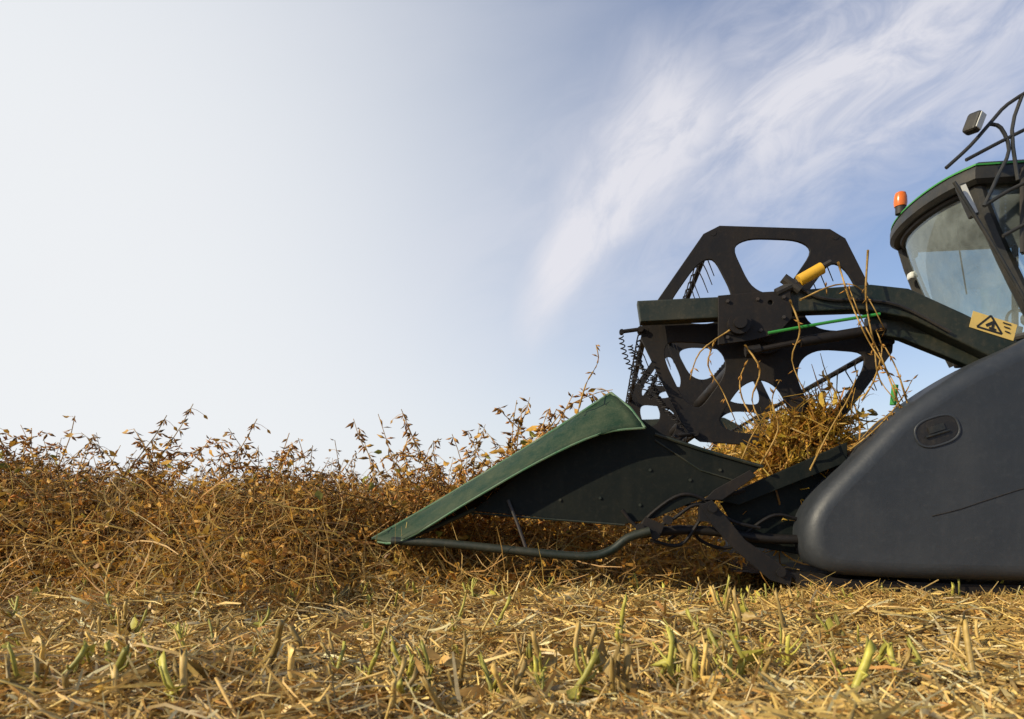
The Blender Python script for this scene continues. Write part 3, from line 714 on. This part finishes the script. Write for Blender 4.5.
NE=3000; xy=field_pts(NE,1.2); z=gz(xy[:,0],xy[:,1])+RNG.random(NE)*(.02+.08*clumpf(xy))+.008
VE=VB()
for i in range(NE):
    az=RNG.uniform(0,6.28); el=RNG.normal()*.35; L=RNG.uniform(.05,.22); d=np.array((math.cos(az)*math.cos(el),math.sin(az)*math.cos(el),math.sin(el)))
    p0=np.array((xy[i,0],xy[i,1],z[i])); r=RNG.uniform(.0020,.0050)
    V,T=np_tube([p0-d*L/2,p0+RNG.normal(size=3)*L*.05,p0+d*L/2],r,r*.8,5); VE.add(V,T,np.array((.86,.62,.22))*RNG.uniform(.45,1.05)*RNG.uniform(.96,1.04,3))
E=VE.arr()
parts=[A,B,D,E]; off=0; VV=[];TT=[];CC=[]
for q_ in parts: VV.append(q_[0]);TT.append(q_[1]+off);CC.append(q_[2]);off+=len(q_[0])
NS=3800; lx=RNG.uniform(-.15,2.4,NS); ly=-.33-np.abs(RNG.normal(0,.16,NS)); hz_=np.clip(.085-.22*np.abs(ly+.33),.01,1)*(.7+.5*np.sin(lx*7)+.3*np.sin(lx*17))
P=np.column_stack([OX+lx*ex[0]+ly*ey[0],OY+lx*ex[1]+ly*ey[1],.005+RNG.random(NS)*np.clip(hz_,.01,.15)])
cols=np.array((.86,.58,.20))*RNG.uniform(.4,1.1,(NS,1))*RNG.uniform(.92,1.08,(NS,3))
G=ribbons(NS,P,RNG.uniform(.05,.22,NS),RNG.uniform(.002,.006,NS),.4,cols,.4); VV.append(G[0]);TT.append(G[1]+off);CC.append(G[2])
me=make_mesh("straw_litter",np.concatenate(VV),np.concatenate(TT),np.concatenate(CC),M_STRAW); o=bpy.data.objects.new("straw_litter",me); COL.objects.link(o); o["kind"]="stuff"; o["label"]="golden straw, chaff and broken leaves littering the ground"; o["category"]="straw"
# stubble
def stub(rng):
    vb=VB(); h=rng.uniform(.10,.18); a=rng.uniform(0,6.28); ln=abs(rng.normal())*.22
    col=np.array((.82,.57,.19))*rng.uniform(.45,1.05); 
    if rng.random()<.36: col=np.array((.60,.56,.11))*rng.uniform(.6,1.0)
    r=rng.uniform(.0045,.0092)
    d=np.array((math.cos(a)*ln,math.sin(a)*ln,1)); pts=[np.array((0,0,-.02))]
    for i in range(7):
        d=d+rng.normal(size=3)*.09; d/=np.linalg.norm(d); pts.append(pts[-1]+d*h/6.2)
    V,T=np_tube(pts,r*1.2,r*.85,8)
    rr=np.repeat(1+rng.normal(0,.08,8),8); ctr=np.repeat(np.array(pts),8,axis=0); V=ctr+(V-ctr)*rr[:,None]
    V[-8:,2]+=rng.normal(0,.007,8)+np.linspace(0,.012,8)
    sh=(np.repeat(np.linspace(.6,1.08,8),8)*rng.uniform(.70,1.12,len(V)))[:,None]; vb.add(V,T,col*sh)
    for k in range(rng.integers(0,4)):
        i=rng.integers(1,6); a=rng.uniform(0,6.28); L=rng.uniform(.02,.07); e=pts[i]+np.array((math.cos(a)*L*.6,math.sin(a)*L*.6,L))
        V,T=np_tube([pts[i],(pts[i]+e)/2+rng.normal(size=3)*.006,e],r*.5,r*.35,6); vb.add(V,T,col*.9)
    for _ in range(rng.integers(0,3)): leaf(vb,pts[rng.integers(1,5)],rng.normal(size=3)+np.array((0,0,.4)),rng.uniform(.04,.09),col*.9,rng)
    return vb.arr()
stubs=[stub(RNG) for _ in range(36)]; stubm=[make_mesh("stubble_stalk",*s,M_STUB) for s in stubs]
def okst(x,y):
    return RNG.random() < .25+.75*(.5+.5*math.sin(x*2.7+1.5*math.sin(y*2.1)+2.2))*(.5+.5*math.sin(y*3.9+x))
def addstub(x,y,s1,w=1.0):
    o=bpy.data.objects.new("stubble_stalk",stubm[RNG.integers(36)]); COL.objects.link(o)
    o.location=(x,y,float(gz(x,y))+.008); o.rotation_euler=(RNG.normal()*.22,RNG.normal()*.22,RNG.uniform(0,6.28)); o.scale=(s1*w,s1*w,s1)
    o["label"]="cut dry soybean stem stub standing in straw litter"; o["category"]="stubble stalk"; o["group"]="cut stems across the harvested field"
for (x,y) in [(-1.18,1.62),(-1.14,1.68),(-1.02,1.62),(-.97,1.70),(-.90,1.60),(-.82,1.58),(-.79,1.66),(-.74,1.60),(-.60,1.66),(-.55,1.75),(-.30,1.62),(-.27,1.70),(-.17,1.58),(-.04,1.75),(.12,1.68),(.30,1.72),(.52,1.70),(.72,1.66),(.95,1.72),(1.12,1.66),(-1.22,1.80),(-1.05,1.85),(-.66,1.9),(.62,1.85),(1.0,1.9)]:
    addstub(x+RNG.normal()*.03,y+RNG.normal()*.03,RNG.uniform(.8,1.2),1.2)
cnt=0
while cnt<225:
    y=1.65+RNG.random()**1.25*1.8; x=RNG.uniform(-1,1)*(y*.78+.1)
    if not okst(x,y): continue
    addstub(x,y,RNG.uniform(.5,1.0)); cnt+=1
Vs=[];Ts=[];Cs=[];n0=0; k=0
while k<320:
    y=3.1+RNG.random()**1.3*3; x=RNG.uniform(-1,1)*(y*.78+.3)
    if (y>3.75 and x<1.2) or not okst(x,y): continue
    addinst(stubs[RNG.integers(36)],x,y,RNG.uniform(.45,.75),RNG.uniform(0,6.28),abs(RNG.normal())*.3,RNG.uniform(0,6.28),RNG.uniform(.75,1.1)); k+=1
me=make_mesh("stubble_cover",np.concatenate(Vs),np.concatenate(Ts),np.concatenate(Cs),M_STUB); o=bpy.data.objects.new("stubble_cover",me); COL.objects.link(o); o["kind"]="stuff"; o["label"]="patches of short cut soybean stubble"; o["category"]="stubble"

# ------------------------------------------------------------------ light, sky, camera
SD=Vector((-0.84,-0.34,0.46)).normalized()
sun=bpy.data.lights.new("sun",'SUN'); sun.energy=5.0; sun.angle=math.radians(.6); sun.color=(1.0,.87,.62)
so=bpy.data.objects.new("sun",sun); COL.objects.link(so); so.rotation_euler=SD.to_track_quat('Z','Y').to_euler(); so.location=(-5,0,6)
w=bpy.data.worlds.new("World"); scene.world=w; w.use_nodes=True; nt=w.node_tree; bg=nt.nodes['Background']
def mth(op,*a,clamp=False):
    n_=nt.nodes.new('ShaderNodeMath'); n_.operation=op; n_.use_clamp=clamp
    for i,v in enumerate(a):
        if isinstance(v,(int,float)): n_.inputs[i].default_value=v
        else: nt.links.new(v,n_.inputs[i])
    return n_.outputs[0]
def sstep(v,a,b):
    n_=nt.nodes.new('ShaderNodeMapRange'); n_.interpolation_type='SMOOTHSTEP'; nt.links.new(v,n_.inputs[0]); n_.inputs[1].default_value=a; n_.inputs[2].default_value=b; return n_.outputs[0]
sky=nt.nodes.new('ShaderNodeTexSky'); sky.sky_type='NISHITA'; sky.sun_disc=False
sky.sun_elevation=math.asin(SD.z); sky.sun_rotation=math.atan2(SD.x,SD.y); sky.air_density=1.0; sky.dust_density=1.0; sky.ozone_density=2.0
tc=nt.nodes.new('ShaderNodeTexCoord'); sx=nt.nodes.new('ShaderNodeSeparateXYZ'); nt.links.new(tc.outputs['Generated'],sx.inputs[0])
x,y,z=sx.outputs
yc=mth('MAXIMUM',y,.15); u=mth('DIVIDE',x,yc); v=mth('DIVIDE',z,yc)
H=Vector((-1.0,1,.22)).normalized()
dt=mth('ADD',mth('ADD',mth('MULTIPLY',x,H.x),mth('MULTIPLY',y,H.y)),mth('MULTIPLY',z,H.z))
hz1=sstep(dt,.42,1.0); hz2=mth('SUBTRACT',1,sstep(z,-.02,.36))
haze=mth('SUBTRACT',1,mth('MULTIPLY',mth('SUBTRACT',1,mth('MULTIPLY',hz1,.98)),mth('SUBTRACT',1,mth('MULTIPLY',hz2,.56))))
def wnoise(su,sv,ang,scale,detail=7,rough=.6,dist=.3,seed=0):
    ca,sa=math.cos(ang),math.sin(ang)
    a=mth('ADD',mth('MULTIPLY',u,ca*su),mth('MULTIPLY',v,sa*su)); b_=mth('ADD',mth('MULTIPLY',u,-sa*sv),mth('MULTIPLY',v,ca*sv))
    cb=nt.nodes.new('ShaderNodeCombineXYZ'); nt.links.new(a,cb.inputs[0]); nt.links.new(b_,cb.inputs[1]); cb.inputs[2].default_value=seed
    n_=nt.nodes.new('ShaderNodeTexNoise'); n_.inputs['Scale'].default_value=scale; n_.inputs['Detail'].default_value=detail; n_.inputs['Roughness'].default_value=rough; n_.inputs['Distortion'].default_value=dist
    nt.links.new(cb.outputs[0],n_.inputs[0]); return n_.outputs['Fac']
wob=mth('MULTIPLY',mth('SUBTRACT',wnoise(1,1,0,4.5,3,.5,0,3.1),.5),.10)
A0=(.0,.24); a=(.548,.836)
du=mth('SUBTRACT',u,A0[0]); dv=mth('SUBTRACT',v,A0[1])
sl=mth('ADD',mth('MULTIPLY',du,a[0]),mth('MULTIPLY',dv,a[1])); nl=mth('ADD',mth('SUBTRACT',mth('MULTIPLY',du,a[1]),mth('MULTIPLY',dv,a[0])),wob)
wd=mth('ADD',.042,mth('MULTIPLY',mth('MAXIMUM',sl,0),.15)); g=mth('DIVIDE',mth('SUBTRACT',nl,.02),wd); g=mth('EXPONENT',mth('MULTIPLY',mth('MULTIPLY',g,g),-1))
pl=mth('MULTIPLY',mth('MULTIPLY',g,sstep(sl,-.06,.12)),mth('SUBTRACT',1,sstep(sl,.36,.64)))
tex1=sstep(wnoise(1.5,3.4,.95,4.6,10,.64,.6,1.0),.28,.68)
pl=mth('MULTIPLY',pl,mth('ADD',.68,mth('MULTIPLY',tex1,.52)))
cu_,cv_=.50,.61; ca,sa=math.cos(.48),math.sin(.48)
du=mth('SUBTRACT',u,cu_); dv=mth('SUBTRACT',v,cv_)
al=mth('DIVIDE',mth('ADD',mth('MULTIPLY',du,ca),mth('MULTIPLY',dv,sa)),.50); bl=mth('DIVIDE',mth('ADD',mth('SUBTRACT',mth('MULTIPLY',dv,ca),mth('MULTIPLY',du,sa)),wob),.17)
e=mth('EXPONENT',mth('MULTIPLY',mth('ADD',mth('MULTIPLY',al,al),mth('MULTIPLY',bl,bl)),-1))
tex2=sstep(wnoise(1.3,3.0,.55,4.2,10,.64,.7,5.0),.28,.70)
ve=mth('MULTIPLY',e,mth('ADD',.45,mth('MULTIPLY',tex2,.66)))
gen=mth('MULTIPLY',sstep(wnoise(.8,1.8,.4,2.2,6,.55,.4,9.0),.42,.85),.18)
cl=mth('MAXIMUM',mth('MAXIMUM',pl,ve),gen,clamp=True)
cl=mth('MULTIPLY',cl,.88)
def vmul(col,s):
    n_=nt.nodes.new('ShaderNodeMix'); n_.data_type='RGBA'; n_.blend_type='MULTIPLY'; n_.inputs[0].default_value=1; nt.links.new(col,n_.inputs[6]); n_.inputs[7].default_value=s; return n_.outputs[2]
base=vmul(sky.outputs[0],(.108,.121,.142,1))
base=mixc(nt,.12,base,(.56,.66,.90))
c=mixc(nt,haze,base,(.87,.89,.91))
c=mixc(nt,cl,c,(.82,.81,.86))
nt.links.new(c,bg.inputs[0]); bg.inputs[1].default_value=1.0
cam=bpy.data.cameras.new("camera"); co=bpy.data.objects.new("camera",cam); COL.objects.link(co)
co.location=(0,0,CAMH); co.rotation_euler=(math.radians(90),0,0); cam.lens=24; cam.sensor_width=36; cam.shift_y=(HZ-359.5)/1024
cam.clip_start=.05; cam.clip_end=6000; cam.dof.use_dof=True; cam.dof.focus_distance=3.5; cam.dof.aperture_fstop=4.0
scene.camera=co
scene.view_settings.view_transform='Standard'; scene.view_settings.look='None'; scene.view_settings.exposure=0
